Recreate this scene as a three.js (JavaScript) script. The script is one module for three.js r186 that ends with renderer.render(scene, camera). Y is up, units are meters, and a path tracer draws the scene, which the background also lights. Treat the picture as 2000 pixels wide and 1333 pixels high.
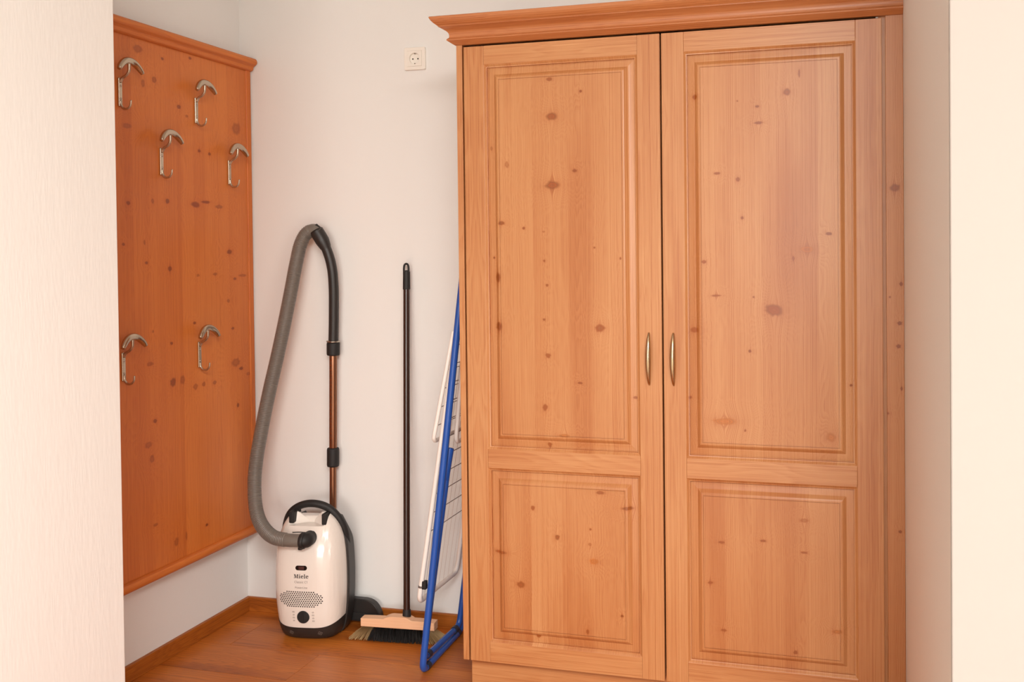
import * as THREE from 'three';
import { RoundedBoxGeometry } from 'three/addons/geometries/RoundedBoxGeometry.js';
import { mergeGeometries, mergeVertices, toCreasedNormals } from 'three/addons/utils/BufferGeometryUtils.js';
import { RectAreaLightUniformsLib } from 'three/addons/lights/RectAreaLightUniformsLib.js';

// ------------------------------------------------------------------ camera, added lights, exposure
const scene = new THREE.Scene();
scene.background = new THREE.Color(0x000000);
const F = 1843.33, CX = 1171.44, CY = 522.22;
const camera = new THREE.PerspectiveCamera(2 * Math.atan(666.5 / F) * 180 / Math.PI, 2000 / 1333, 0.05, 30);
camera.rotation.order = 'YXZ';
camera.position.set(2.1438, 1.30, 2.9922);
camera.rotation.set(-0.0162, 0.2602, -0.0098);
camera.setViewOffset(2000, 1333, 1000 - CX, 666.5 - CY, 2000, 1333);
scene.add(camera);
const renderer = new THREE.WebGLRenderer({ antialias: true });
renderer.toneMapping = THREE.LinearToneMapping;
renderer.toneMappingExposure = 0.87;
renderer.shadowMap.enabled = true;
RectAreaLightUniformsLib.init();
const BOUNCE_COLOR = new THREE.Color().setRGB(1.0, 0.975, 0.945);
const FILL_COLOR = new THREE.Color().setRGB(1.0, 0.975, 0.945);
// added panel in place of ceiling-bounced flash: [x, y, z, width, depth, strength]
const CEILING_FILLS = [[2.9, 2.75, 4.5, 1.6, 1.6, 40.0]];
// unseen windows added as fill light: [centre x, y, z, width, height, facing, strength]
const WINDOW_FILLS = [[3.4, 1.5, 14.0, 5.0, 2.2, '-z', 12.0], [11.2, 1.5, 9.4, 4.0, 2.2, '-x', 7.5]];
const ROOM_H = 2.8, ROOM_Z = 14.0, ROOM_X = 11.2;

// ------------------------------------------------------------------ small helpers
const V = (x, y, z) => new THREE.Vector3(x, y, z);
const used = {};
function numbered(n) { const k = used[n] = (used[n] ?? -1) + 1; return k ? n + '_' + String(k).padStart(3, '0') : n; }
function rng(seed) { let a = seed >>> 0; return () => { a = (a + 0x6D2B79F5) | 0; let t = Math.imul(a ^ (a >>> 15), 1 | a); t = (t + Math.imul(t ^ (t >>> 7), 61 | t)) ^ t; return ((t ^ (t >>> 14)) >>> 0) / 4294967296; }; }
function mesh(name, geo, mat, parent, top) {
  const g = Array.isArray(geo) ? mergeGeometries(geo.map(k => { const q = k.index ? k.toNonIndexed() : k; for (const a of Object.keys(q.attributes)) if (!['position', 'normal', 'uv'].includes(a)) q.deleteAttribute(a); return q; })) : geo;
  const m = new THREE.Mesh(g, mat);
  m.name = top ? numbered(name) : name; m.castShadow = m.receiveShadow = true;
  (parent ?? scene).add(m);
  return m;
}
function part(name, geo, mat, parent, label) { const m = mesh(name, geo, mat, parent); if (label) m.userData.label = label; return m; }
function thing(name, label, category, base = [0, 0, 0], turn = 0, group) {
  const o = new THREE.Group(); o.name = numbered(name); o.position.set(...base); o.rotation.y = turn;
  o.userData = { label, category }; if (group) o.userData.group = group; scene.add(o); return o;
}
function structure(name, label, geo, mat) { const m = mesh(name, geo, mat, scene, true); m.userData = { kind: 'structure', label }; return m; }
function rbox(x0, x1, y0, y1, z0, z1, r = 0.0015, seg = 2) {
  const g = new RoundedBoxGeometry(x1 - x0, y1 - y0, z1 - z0, seg, Math.min(r, (x1 - x0) / 2.01, (y1 - y0) / 2.01, (z1 - z0) / 2.01));
  g.translate((x0 + x1) / 2, (y0 + y1) / 2, (z0 + z1) / 2); return g;
}
function box(x0, x1, y0, y1, z0, z1) { const g = new THREE.BoxGeometry(x1 - x0, y1 - y0, z1 - z0); g.translate((x0 + x1) / 2, (y0 + y1) / 2, (z0 + z1) / 2); return g; }
// box-projected uv in metres; the grain direction becomes v
function grainUV(g, grain, wu = 0.6, wv = 2.4, ou = 0, ov = 0) {
  const p = g.attributes.position, n = g.attributes.normal, uv = new Float32Array(p.count * 2);
  for (let i = 0; i < p.count; i++) {
    const q = [p.getX(i), p.getY(i), p.getZ(i)], a = [Math.abs(n.getX(i)), Math.abs(n.getY(i)), Math.abs(n.getZ(i))];
    const other = [0, 1, 2].filter(k => k !== grain);
    const across = a[other[0]] > a[other[1]] ? other[1] : other[0];
    uv[2 * i] = (q[across] + ou) / wu; uv[2 * i + 1] = (q[grain] + ov) / wv;
  }
  g.setAttribute('uv', new THREE.BufferAttribute(uv, 2)); return g;
}
function creased(pos, angle = 0.6, uv) {
  const g = new THREE.BufferGeometry(); g.setAttribute('position', new THREE.Float32BufferAttribute(pos, 3));
  if (uv) g.setAttribute('uv', new THREE.Float32BufferAttribute(uv, 2));
  const c = toCreasedNormals(g, angle);
  if (!c.attributes.uv) c.setAttribute('uv', new THREE.Float32BufferAttribute(new Float32Array(c.attributes.position.count * 2), 2));
  return c;
}
// a tube along points with a radius that may vary; ends closed by small domes
function tube(points, radius, { n = 60, sides = 14, closed = false, curve = null, flat = null } = {}) {
  const c = curve ?? (points.length === 2 ? new THREE.LineCurve3(points[0], points[1]) : new THREE.CatmullRomCurve3(points, closed, 'centripetal'));
  const fr = c.computeFrenetFrames(n, closed), pos = [], idx = [], uvs = [], R = typeof radius === 'function' ? radius : () => radius;
  for (let i = 0; i <= n; i++) {
    const t = i / n, P = c.getPointAt(t), r = R(t);
    for (let j = 0; j <= sides; j++) {
      const a = j / sides * Math.PI * 2, rr = flat ? [r * flat[0], r * flat[1]] : [r, r];
      const d = fr.normals[i].clone().multiplyScalar(Math.cos(a) * rr[0]).addScaledVector(fr.binormals[i], Math.sin(a) * rr[1]);
      pos.push(P.x + d.x, P.y + d.y, P.z + d.z); uvs.push(j / sides, t);
    }
  }
  const w = sides + 1;
  for (let i = 0; i < n; i++) for (let j = 0; j < sides; j++) { const a = i * w + j, b = a + w; idx.push(a, a + 1, b, b, a + 1, b + 1); }
  for (const [i, s] of [[0, -1], [n, 1]]) {
    if (closed) break;
    const P = c.getPointAt(i / n), T = fr.tangents[i], k = pos.length / 3; pos.push(P.x + T.x * s * R(i / n) * 0.25, P.y + T.y * s * R(i / n) * 0.25, P.z + T.z * s * R(i / n) * 0.25); uvs.push(0, 0);
    for (let j = 0; j < sides; j++) { const a = i * w + j; if (s < 0) idx.push(k, a + 1, a); else idx.push(k, a, a + 1); }
  }
  const g = new THREE.BufferGeometry(); g.setAttribute('position', new THREE.Float32BufferAttribute(pos, 3)); g.setAttribute('uv', new THREE.Float32BufferAttribute(uvs, 2)); g.setIndex(idx); g.computeVertexNormals();
  return g;
}
function lathe(prof, seg = 28) { return new THREE.LatheGeometry(prof.map(([r, y]) => new THREE.Vector2(r, y)), seg); }
function alongLine(g, a, b) { // a lathe built on +y from 0 put on the line a -> b
  const d = b.clone().sub(a).normalize(); g.applyQuaternion(new THREE.Quaternion().setFromUnitVectors(V(0, 1, 0), d)); g.translate(a.x, a.y, a.z); return g;
}

// ------------------------------------------------------------------ procedural textures
function hash(i, s) { let h = Math.imul(i | 0, 374761393) + Math.imul(s | 0, 668265263); h = Math.imul(h ^ (h >>> 13), 1274126177); return ((h ^ (h >>> 16)) >>> 0) / 4294967296; }
function n1(x, s) { const i = Math.floor(x), f = x - i, u = f * f * (3 - 2 * f); return hash(i, s) * (1 - u) + hash(i + 1, s) * u; }
function n2(x, y, s) { const j = Math.floor(y), f = y - j, u = f * f * (3 - 2 * f); return n1(x, s + j * 57) * (1 - u) + n1(x, s + (j + 1) * 57) * u; }
const lerp = (a, b, t) => a + (b - a) * t, clamp = (x, a = 0, b = 1) => Math.min(b, Math.max(a, x)), smooth = (a, b, x) => { const t = clamp((x - a) / (b - a)); return t * t * (3 - 2 * t); };
function knotList(s) { return s.split(';').map(k => k.trim()).filter(Boolean).map(k => { const [x, y, rx, ry, d] = k.split(',').map(Number); return { x, y, rx: rx / 1120, ry: ry / 1120, d }; }); }
// planed spruce: x across the grain, y along it (metres from x0, y0)
function woodTexture({ x0 = 0, y0 = 0, w, h, ppm = 1000, knots = [], seed = 1, boards = 0.11, light, dark, ring, knot, contrast = 1, boardTone = 0.06, wave = 1, fine = 1 }) {
  const W = Math.max(8, Math.round(w * ppm)), H = Math.round(h * ppm), data = new Uint8Array(W * H * 4), R = rng(seed);
  const edges = [-0.001]; while (edges.at(-1) < w) edges.push(edges.at(-1) + boards * (0.65 + 0.7 * R()));
  const bt = edges.map(() => R()), bo = edges.map(() => Math.floor(R() * 9000)), bc = edges.map(() => R());
  for (let py = 0; py < H; py++) {
    const y = (py + 0.5) / ppm, near = knots.filter(k => Math.abs(y + y0 - k.y) < 0.14);
    for (let px = 0; px < W; px++) {
      const x = (px + 0.5) / ppm; let b = 0; while (b + 1 < edges.length && edges[b + 1] < x) b++;
      const s = seed * 131 + bo[b];
      let g = x + wave * (0.010 * (n2(y * 1.1, x * 5, s + 1) - 0.5) + 0.0022 * (n2(y * 7, x * 30, s + 2) - 0.5));
      let kn = 0, kd = 0, halo = 0, streak = 0;
      for (const k of near) {
        const dx = x + x0 - k.x, dy = y + y0 - k.y, r = Math.max(k.rx, k.ry);
        const pull = Math.exp(-Math.pow(dy / (3.2 * k.ry + 0.008), 2)) * Math.exp(-Math.abs(dx) / (2.2 * k.rx + 0.004));
        g -= 0.75 * k.rx * Math.tanh(dx / (0.6 * k.rx)) * pull;
        const wob = 1 + 0.35 * (n2(Math.atan2(dy, dx) * 2.2 + 9, r * 900, s + 5) - 0.5);
        const q = Math.hypot(dx / k.rx, dy / k.ry) * wob;
        const m = smooth(1.35, 0.6, q);
        if (m > kn) { kn = m; kd = k.d; streak = n1(q * 7 + k.x * 50, s + 9); if (q > 0.55 && q < 1.1) kd += 0.35; }
        halo = Math.max(halo, Math.exp(-Math.pow(Math.max(0, q - 0.8) / 1.3, 2)) * (k.d >= 2 ? 0.6 : 0.35));
      }
      // year rings: unevenly spaced thin dark late-wood lines
      const ph = g * lerp(250, 460, bc[b]) + 4.0 * n1(g * 34, s + 3), fr = ph - Math.floor(ph);
      const ringv = Math.pow(fr, 2.2) * smooth(1, 0.86, fr) * (0.35 + 0.95 * hash(Math.floor(ph), s + 4));
      const fib = n2(g * 900, y * 9, s + 6) - 0.5, fib2 = n2(g * 2200, y * 26, s + 7) - 0.5, blotch = n2(x * 14, y * 3.2, s + 8) - 0.5;
      const flame = smooth(0.62, 0.95, n2(g * 26, y * 1.6, s + 10));
      let t = contrast * (0.62 * ringv + 0.14 * fib + 0.10 * fine * fib2 + 0.20 * blotch + 0.20 * flame) + boardTone * (bt[b] - 0.5) * 4;
      t += 0.35 * halo * (0.6 + 0.5 * fib);
      t = clamp(t, -0.35, 1.2);
      let c = [0, 1, 2].map(i => t < 0.5 ? lerp(light[i], dark[i], t * 2) : lerp(dark[i], ring[i], (t - 0.5) * 1.6));
      if (kn > 0) { const a = kn * clamp([0, 0.42, 0.76, 1.0, 0.62][Math.floor(kd)] * (0.75 + 0.5 * streak) + (kd % 1) * 0.3, 0, 0.95), kc = kd >= 4 ? [lerp(knot[0], 225, 0.35), lerp(knot[1], 125, 0.45), lerp(knot[2], 50, 0.4)] : knot; c = c.map((v, i) => lerp(v, kc[i] * (0.88 + 0.28 * streak), a)); }
      const o = (py * W + px) * 4; data[o] = clamp(c[0], 0, 255); data[o + 1] = clamp(c[1], 0, 255); data[o + 2] = clamp(c[2], 0, 255); data[o + 3] = 255;
    }
  }
  const tx = new THREE.DataTexture(data, W, H); tx.colorSpace = THREE.SRGBColorSpace; tx.magFilter = THREE.LinearFilter; tx.wrapS = tx.wrapT = THREE.MirroredRepeatWrapping; tx.needsUpdate = true;
  return tx;
}
function plasterBump(seed) {
  const W = 512, data = new Uint8Array(W * W * 4);
  for (let y = 0; y < W; y++) for (let x = 0; x < W; x++) { const v = 128 + 70 * (n2(x / 9, y / 9, seed) - 0.5) + 60 * (n2(x / 3, y / 3, seed + 4) - 0.5) + 50 * (n2(x / 40, y / 40, seed + 8) - 0.5); const o = (y * W + x) * 4; data[o] = data[o + 1] = data[o + 2] = v; data[o + 3] = 255; }
  const t = new THREE.DataTexture(data, W, W); t.magFilter = THREE.LinearFilter; t.wrapS = t.wrapT = THREE.MirroredRepeatWrapping; t.needsUpdate = true; return t;
}

// ------------------------------------------------------------------ materials
const std = (hex, rough, extra = {}) => new THREE.MeshPhysicalMaterial({ color: hex, roughness: rough, ...extra });
const plaster = new THREE.MeshPhysicalMaterial({ color: new THREE.Color().setRGB(0.865, 0.85, 0.825), roughness: 0.92, bumpMap: plasterBump(3), bumpScale: 0.0006 });
const dimmedPlaster = new THREE.MeshPhysicalMaterial({ color: new THREE.Color().setRGB(0.42, 0.368, 0.335), roughness: 0.92, bumpMap: plaster.bumpMap, bumpScale: 0.0006 });  // plaster colour darkened to take down the light falling on it
const SPRUCE = { light: [198, 138, 88], dark: [179, 110, 61], ring: [148, 78, 36], knot: [140, 70, 24] };
const varnish = (map) => new THREE.MeshPhysicalMaterial({ map, roughness: 0.38, clearcoat: 0.25, clearcoatRoughness: 0.3 });
const shadedCorniceWood = varnish(woodTexture({ w: 0.6, h: 2.4, ppm: 600, seed: 23, boards: 0.075, light: [192, 122, 74], dark: [172, 97, 52], ring: [144, 74, 34], knot: [130, 72, 38], contrast: 1.15 }));  // deeper spruce tone of its own, with some shade put into the colour
const genericWood = varnish(woodTexture({ w: 0.6, h: 2.4, ppm: 820, seed: 21, boards: 0.075, ...SPRUCE, contrast: 1.3 }));
const COAT = { light: [213, 119, 47], dark: [192, 96, 32], ring: [164, 74, 22], knot: [130, 54, 12] };
const coatPlain = new THREE.MeshPhysicalMaterial({ map: woodTexture({ w: 0.6, h: 2.4, ppm: 600, seed: 33, boards: 0.09, ...COAT, contrast: 0.8 }), roughness: 0.45 });
const OAK = { light: [206, 120, 42], dark: [170, 89, 27], ring: [118, 56, 14], knot: [90, 44, 12] };
const oakTex = [41, 42].map(s => woodTexture({ w: 0.8, h: 1.3, ppm: 800, seed: s, boards: 5, ...OAK, contrast: 1.5, wave: 1.6, boardTone: 0.02 }));
const floorMats = oakTex.map(t => new THREE.MeshPhysicalMaterial({ map: t, roughness: 0.42, clearcoat: 0.15, clearcoatRoughness: 0.35 }));
const skirtMat = new THREE.MeshPhysicalMaterial({ map: oakTex[0], color: new THREE.Color(0.78, 0.76, 0.62), roughness: 0.5 });
const darkGap = std(0x1a0f08, 0.9);
const blackPlastic = std(0x2b2725, 0.42), softBlack = std(0x1d1b1a, 0.6), whitePlastic = std(0xf0e6dc, 0.2, { clearcoat: 0.6, clearcoatRoughness: 0.12 });
const greyHose = std(0x756d65, 0.33), copper = std(0x8d6148, 0.3, { metalness: 0.85 }), chrome = std(0xb9b0a4, 0.25, { metalness: 1 });
const nickel = std(0xc2b3a0, 0.24, { metalness: 1 }), bronze = std(0xbfa685, 0.26, { metalness: 1 });
const blueSteel = std(0x1f55ad, 0.35, { clearcoat: 0.3 }), whiteSteel = std(0xf1e9e2, 0.35), greyWire = std(0x9c948e, 0.5), lightWire = std(0xded6d0, 0.5);

// ------------------------------------------------------------------ the setting
const FL = -0.0207; // the back wall drifts by 1.2 degrees
{
  const back = box(-0.2, 2.6, 0, ROOM_H, -0.15, 0); back.rotateY(Math.atan(0.0207));
  structure('wall_back', 'cream plaster wall at the back of the niche', back, plaster);
  structure('wall_left', 'cream plaster wall on the left that carries the coat panel', box(-0.15, 0, 0, ROOM_H, -0.02, 1.1), plaster);
  structure('wall_front_left', 'bright cream wall end at the left edge of the view', rbox(-1.4, 0.4442, 0, ROOM_H, 1.1, 1.6, 0.004, 3), plaster);
  structure('wall_right', 'cream wall block to the right of the wardrobe', rbox(2.2768, ROOM_X + 0.1, 0, ROOM_H, -0.25, 1.592, 0.002, 2), plaster);
  structure('wall_front_right', 'cream wall face at the right edge of the view, colour darkened to dim the light on it', rbox(2.2768, ROOM_X + 0.1, 0, ROOM_H, 1.5921, 1.6013, 0.003, 3), dimmedPlaster);
  structure('wall_room_left', 'cream side wall of the room in front of the niche', box(-1.55, -1.4, 0, ROOM_H, 1.1, ROOM_Z), dimmedPlaster);
  const wallWithHole = (along, c, w, h, y, a0, a1, t0) => { // along 'x' or 'z'; thickness 0.15 from t0
    const B = (p, q, y0, y1) => along === 'x' ? box(p, q, y0, y1, t0, t0 + 0.15) : box(t0, t0 + 0.15, y0, y1, p, q);
    return [B(a0, c - w / 2, 0, ROOM_H), B(c + w / 2, a1, 0, ROOM_H), B(c - w / 2, c + w / 2, 0, y - h / 2), B(c - w / 2, c + w / 2, y + h / 2, ROOM_H)];
  };
  const [w1, w2] = WINDOW_FILLS;
  structure('wall_room_rear', 'cream wall behind the viewer with an opening for the added light', wallWithHole('x', w1[0], w1[3], w1[4], w1[1], -1.55, ROOM_X + 0.15, ROOM_Z), dimmedPlaster);
  structure('wall_room_right', 'cream wall on the right of the room with an opening for the added light', wallWithHole('z', w2[2], w2[3], w2[4], w2[1], 1.1, ROOM_Z, ROOM_X), dimmedPlaster);
  structure('ceiling', 'plain cream ceiling', box(-1.55, ROOM_X + 0.15, ROOM_H, ROOM_H + 0.15, -0.4, ROOM_Z + 0.15), plaster);

  const floor = structure('floor', 'brown wood plank floor', box(-1.55, ROOM_X + 0.15, -0.15, -0.008, -0.4, ROOM_Z + 0.15), darkGap);
  const PW = 0.19, PL = 1.29, R = rng(7);
  const ZJ = 0.3134 - 0.025; // a row edge by the joint seen in the floor
  for (let r = -2; r < 8; r++) {
    const z0 = Math.max(ZJ + r * PW, -0.09), z1 = ZJ + (r + 1) * PW; if (z1 < -0.05) continue;
    const start = r === 0 ? 0.469 - PL : -PL + R() * PL - 0.2;
    for (let x = start - PL; x < 2.4; x += PL) {
      const a = Math.max(x, r > 4 ? -1.39 : -0.1), b = Math.min(x + PL, 2.4); if (b - a < 0.05) { R(); continue; }
      const g = rbox(a + 0.0003, b - 0.0003, -0.0085, 0, z0 + 0.0003, z1 - 0.0003, 0.0008, 1);
      grainUV(g, 0, 0.8, 1.3, R() * 3, R() * 3); mesh('plank', g, floorMats[R() > 0.5 ? 1 : 0], floor);
    }
  }
  const far = grainUV(box(-1.4, ROOM_X, -0.0085, -0.0005, ZJ + 8 * PW, ROOM_Z), 0, 0.8, 1.3); part('bounce_floor', far, std(0xcfc3b4, 0.6), floor, 'pale unseen floor of the room, added to bounce neutral light').userData.kind = 'stuff';  // unseen pale floor, added to bounce light into the niche

  const bl = rbox(0, 0.013, 0, 0.051, 0.0, 1.1, 0.002); grainUV(bl, 2, 0.8, 1.3, 0.1, 0.2);
  structure('baseboard_left', 'low brown wooden baseboard along the left wall', bl, skirtMat);
  const bb = rbox(0.012, 1.03, 0, 0.051, 0, 0.013, 0.002); grainUV(bb, 0, 0.8, 1.3, 0.4, 0.7); bb.rotateY(Math.atan(0.0207));
  structure('baseboard_back', 'low brown wooden baseboard along the back wall', bb, skirtMat);
}
for (const [x, y, z, w, d, strength] of CEILING_FILLS) {
  const o = thing('added_ceiling_light', 'added flat square light under the ceiling, standing in for bounced flash', 'lamp', [x, y, z]);
  part('added_light_frame', [box(-w / 2 - 0.03, -w / 2, 0, 0.05, -d / 2 - 0.03, d / 2 + 0.03), box(w / 2, w / 2 + 0.03, 0, 0.05, -d / 2 - 0.03, d / 2 + 0.03), box(-w / 2, w / 2, 0, 0.05, -d / 2 - 0.03, -d / 2), box(-w / 2, w / 2, 0, 0.05, d / 2, d / 2 + 0.03)], whiteSteel, o);
  part('added_light_panel', box(-w / 2, w / 2, 0.012, 0.05, -d / 2, d / 2), new THREE.MeshStandardMaterial({ color: 0xffffff, emissive: BOUNCE_COLOR, emissiveIntensity: 1.0, roughness: 0.8 }), o);
  const L = new THREE.RectAreaLight(BOUNCE_COLOR, strength, w, d); L.position.set(x, y - 0.004, z); L.lookAt(x, 0, z); L.castShadow = true; scene.add(L);
}

WINDOW_FILLS.forEach(([x, y, z, w, h, facing, strength], i) => {
  const o = new THREE.Group(); o.name = 'added_window_' + (i + 1); o.position.set(x, y, z); o.rotation.y = facing === '-z' ? Math.PI : -Math.PI / 2; scene.add(o);
  o.userData = { kind: 'structure', label: i ? 'added window-shaped fill light in the right wall of the room' : 'added window-shaped fill light in the wall behind the viewer' };
  const f = 0.05; // built facing +z of the group, set back into the wall
  part('added_window_frame', [box(-w / 2, w / 2, h / 2 - f, h / 2, -0.09, -0.03), box(-w / 2, w / 2, -h / 2, -h / 2 + f, -0.09, -0.03), box(-w / 2, -w / 2 + f, -h / 2 + f, h / 2 - f, -0.09, -0.03), box(w / 2 - f, w / 2, -h / 2 + f, h / 2 - f, -0.09, -0.03)], whiteSteel, o);
  part('added_mullion', box(-0.03, 0.03, -h / 2 + f, h / 2 - f, -0.09, -0.03), whiteSteel, o);
  for (const s of [-1, 1]) part('glow_pane', box(s > 0 ? 0.03 : -w / 2 + f, s > 0 ? w / 2 - f : -0.03, -h / 2 + f, h / 2 - f, -0.085, -0.06), new THREE.MeshStandardMaterial({ color: 0xffffff, emissive: FILL_COLOR, emissiveIntensity: 1.0, roughness: 0.9 }), o);
  const L = new THREE.RectAreaLight(FILL_COLOR, strength, w - 0.1, h - 0.1), n = facing === '-z' ? [0, 0, -1] : [-1, 0, 0];
  L.position.set(x + n[0] * 0.01, y, z + n[2] * 0.01); L.lookAt(x + n[0], y, z + n[2]); L.castShadow = true; scene.add(L);
});

// ------------------------------------------------------------------ wardrobe
const ZF = 0.4306, YB = 0.1036, YT = 1.8995;
{
  const base = [1.6559, 0, 0.2], o = thing('wardrobe', 'large two-door honey spruce wardrobe with a moulded cornice', 'wardrobe', base);
  const local = (g) => g.translate(-base[0], -base[1], -base[2]);
  const T = 0.022;
  const gw = (x0, x1, y0, y1, z0, z1, grain, ou, ov, r = 0.0012) => local(grainUV(rbox(x0, x1, y0, y1, z0, z1, r, 2), grain, 0.6, 2.4, ou, ov));
  part('side_panel', gw(1.035, 1.0528, YB, 1.906, 0.0, ZF, 1, 0.13, 0.3), genericWood, o);
  part('side_panel', gw(2.215, 2.234, YB, 1.906, 0.0, ZF - 0.012, 1, 0.33, 0.5), genericWood, o);
  part('back_panel', local(box(1.0528, 2.215, YB, 1.9, 0.0, 0.008)), genericWood, o);
  part('top_panel', gw(1.0528, 2.215, 1.955, 1.973, 0.0, ZF, 0, 0.1, 0.1), genericWood, o);
  part('bottom_panel', gw(1.0528, 2.215, YB, YB + 0.018, 0.008, ZF - 0.03, 0, 0.2, 0.1), genericWood, o);
  part('partition', gw(1.63, 1.649, YB + 0.018, 1.955, 0.008, ZF - 0.04, 1, 0.2, 0.4), darkGap, o);  // board coloured near black to put shade into the door gap
  part('plinth', gw(1.046, 2.27, 0, YB, ZF - 0.056, ZF - 0.036, 0, 0.41, 0.9), genericWood, o);
  part('plinth_return', gw(1.046, 1.064, 0, YB, 0.01, ZF - 0.056, 2, 0.2, 0.5), genericWood, o);
  const FI = '2.255,1.459,13.6,10.0,2; 2.265,1.107,6.1,5.7,3; 2.262,1.047,6.1,5.7,3; 2.241,1.175,3.0,2.9,2; 2.269,1.209,4.5,5.7,3; 2.269,0.937,3.0,5.7,3; 2.232,0.872,7.6,2.9,2; 2.264,0.563,4.5,4.3,3';
  const fg = rbox(2.2325, 2.2766, 0.02, 1.906, ZF - 0.022, ZF - 0.002, 0.0012);
  grainUV(fg, 1, 0.06, 1.9, -2.225, 0);
  part('filler_strip', local(fg), varnish(woodTexture({ x0: 2.225, y0: 0, w: 0.06, h: 1.9, ppm: 900, knots: knotList(FI), seed: 5, boards: 3, ...SPRUCE, contrast: 0.8 })), o);

  // cornice: profile (outward, height) swept along the left side and the front with a mitre
  const prof = [[-0.012, 1.9055], [0.002, 1.9055], [0.008, 1.909], [0.016, 1.9145], [0.0205, 1.9175], [0.0212, 1.9198], [0.0195, 1.9225], [0.0155, 1.9255], [0.0148, 1.9295], [0.0150, 1.935], [0.0172, 1.9402], [0.0215, 1.9447], [0.0275, 1.9488], [0.0345, 1.9525], [0.0392, 1.9545], [0.0394, 1.9562], [0.0432, 1.9592], [0.0492, 1.9638], [0.0545, 1.9695], [0.0580, 1.975], [0.0592, 1.9785], [0.0575, 1.9805], [-0.012, 1.9805]];
  const pos = [], uv = [], XR = 2.2765; let len = 0;
  const L = (p) => V(1.035 - p[0], p[1], 0.0), C = (p) => V(1.035 - p[0], p[1], ZF + p[0]), Rr = (p) => V(XR, p[1], ZF + p[0]);
  for (let i = 0; i + 1 < prof.length; i++) {
    const a = prof[i], b = prof[i + 1], u0 = len; len += Math.hypot(b[0] - a[0], b[1] - a[1]); const u1 = len;
    for (const [A, B] of [[L, C], [C, Rr]]) {
      const q = [A(a), B(a), B(b), A(b)], l = q[0].distanceTo(q[1]), s = A === L ? 0.3 : 0.9, t = [[u0, s], [u1 * 0 + u0, s + l], [u1, s + l], [u1, s]];
      for (const k of [0, 1, 2, 0, 2, 3]) { pos.push(q[k].x, q[k].y, q[k].z); uv.push(t[k][0] / 0.6 + 0.2, t[k][1] / 2.4); }
    }
  }
  part('cornice', local(creased(pos, 0.5, uv)), shadedCorniceWood, o);

  // raised panel with a mitred profile: [distance from the frame, height]
  const PROF = [[-0.0004, -0.0003], [0.0010, -0.0010], [0.0030, -0.0030], [0.0056, -0.0056], [0.0078, -0.0062], [0.0080, -0.0135], [0.0100, -0.0135], [0.0108, -0.0128], [0.0262, -0.0098], [0.0285, -0.0098], [0.0298, -0.0090], [0.0325, -0.0062], [0.0355, -0.0030], [0.0385, -0.0010], [0.0415, -0.0003], [0.0444, -0.0003], [0.0447, -0.0024], [0.0464, -0.0024], [0.0467, 0.0]];
  function raisedPanel(x0, x1, y0, y1, tex) {
    const pos = [], uv = [], ring = (d, h) => [[x0 + d, y0 + d, h], [x1 - d, y0 + d, h], [x1 - d, y1 - d, h], [x0 + d, y1 - d, h]];
    const push = (q) => { pos.push(q[0], q[1], ZF + q[2]); uv.push((q[0] - tex.x0) / tex.w, (q[1] - tex.y0) / tex.h); };
    for (let i = 0; i + 1 < PROF.length; i++) { const a = ring(...PROF[i]), b = ring(...PROF[i + 1]); for (let k = 0; k < 4; k++) { const m = (k + 1) % 4; for (const q of [a[k], a[m], b[m], a[k], b[m], b[k]]) push(q); } }
    const f = ring(...PROF.at(-1)); for (const k of [0, 1, 2, 0, 2, 3]) push(f[k]);
    const bk = ring(0, -0.0165); for (const k of [0, 2, 1, 0, 3, 2]) push(bk[k]);
    return creased(pos, 0.42, uv);
  }
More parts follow.
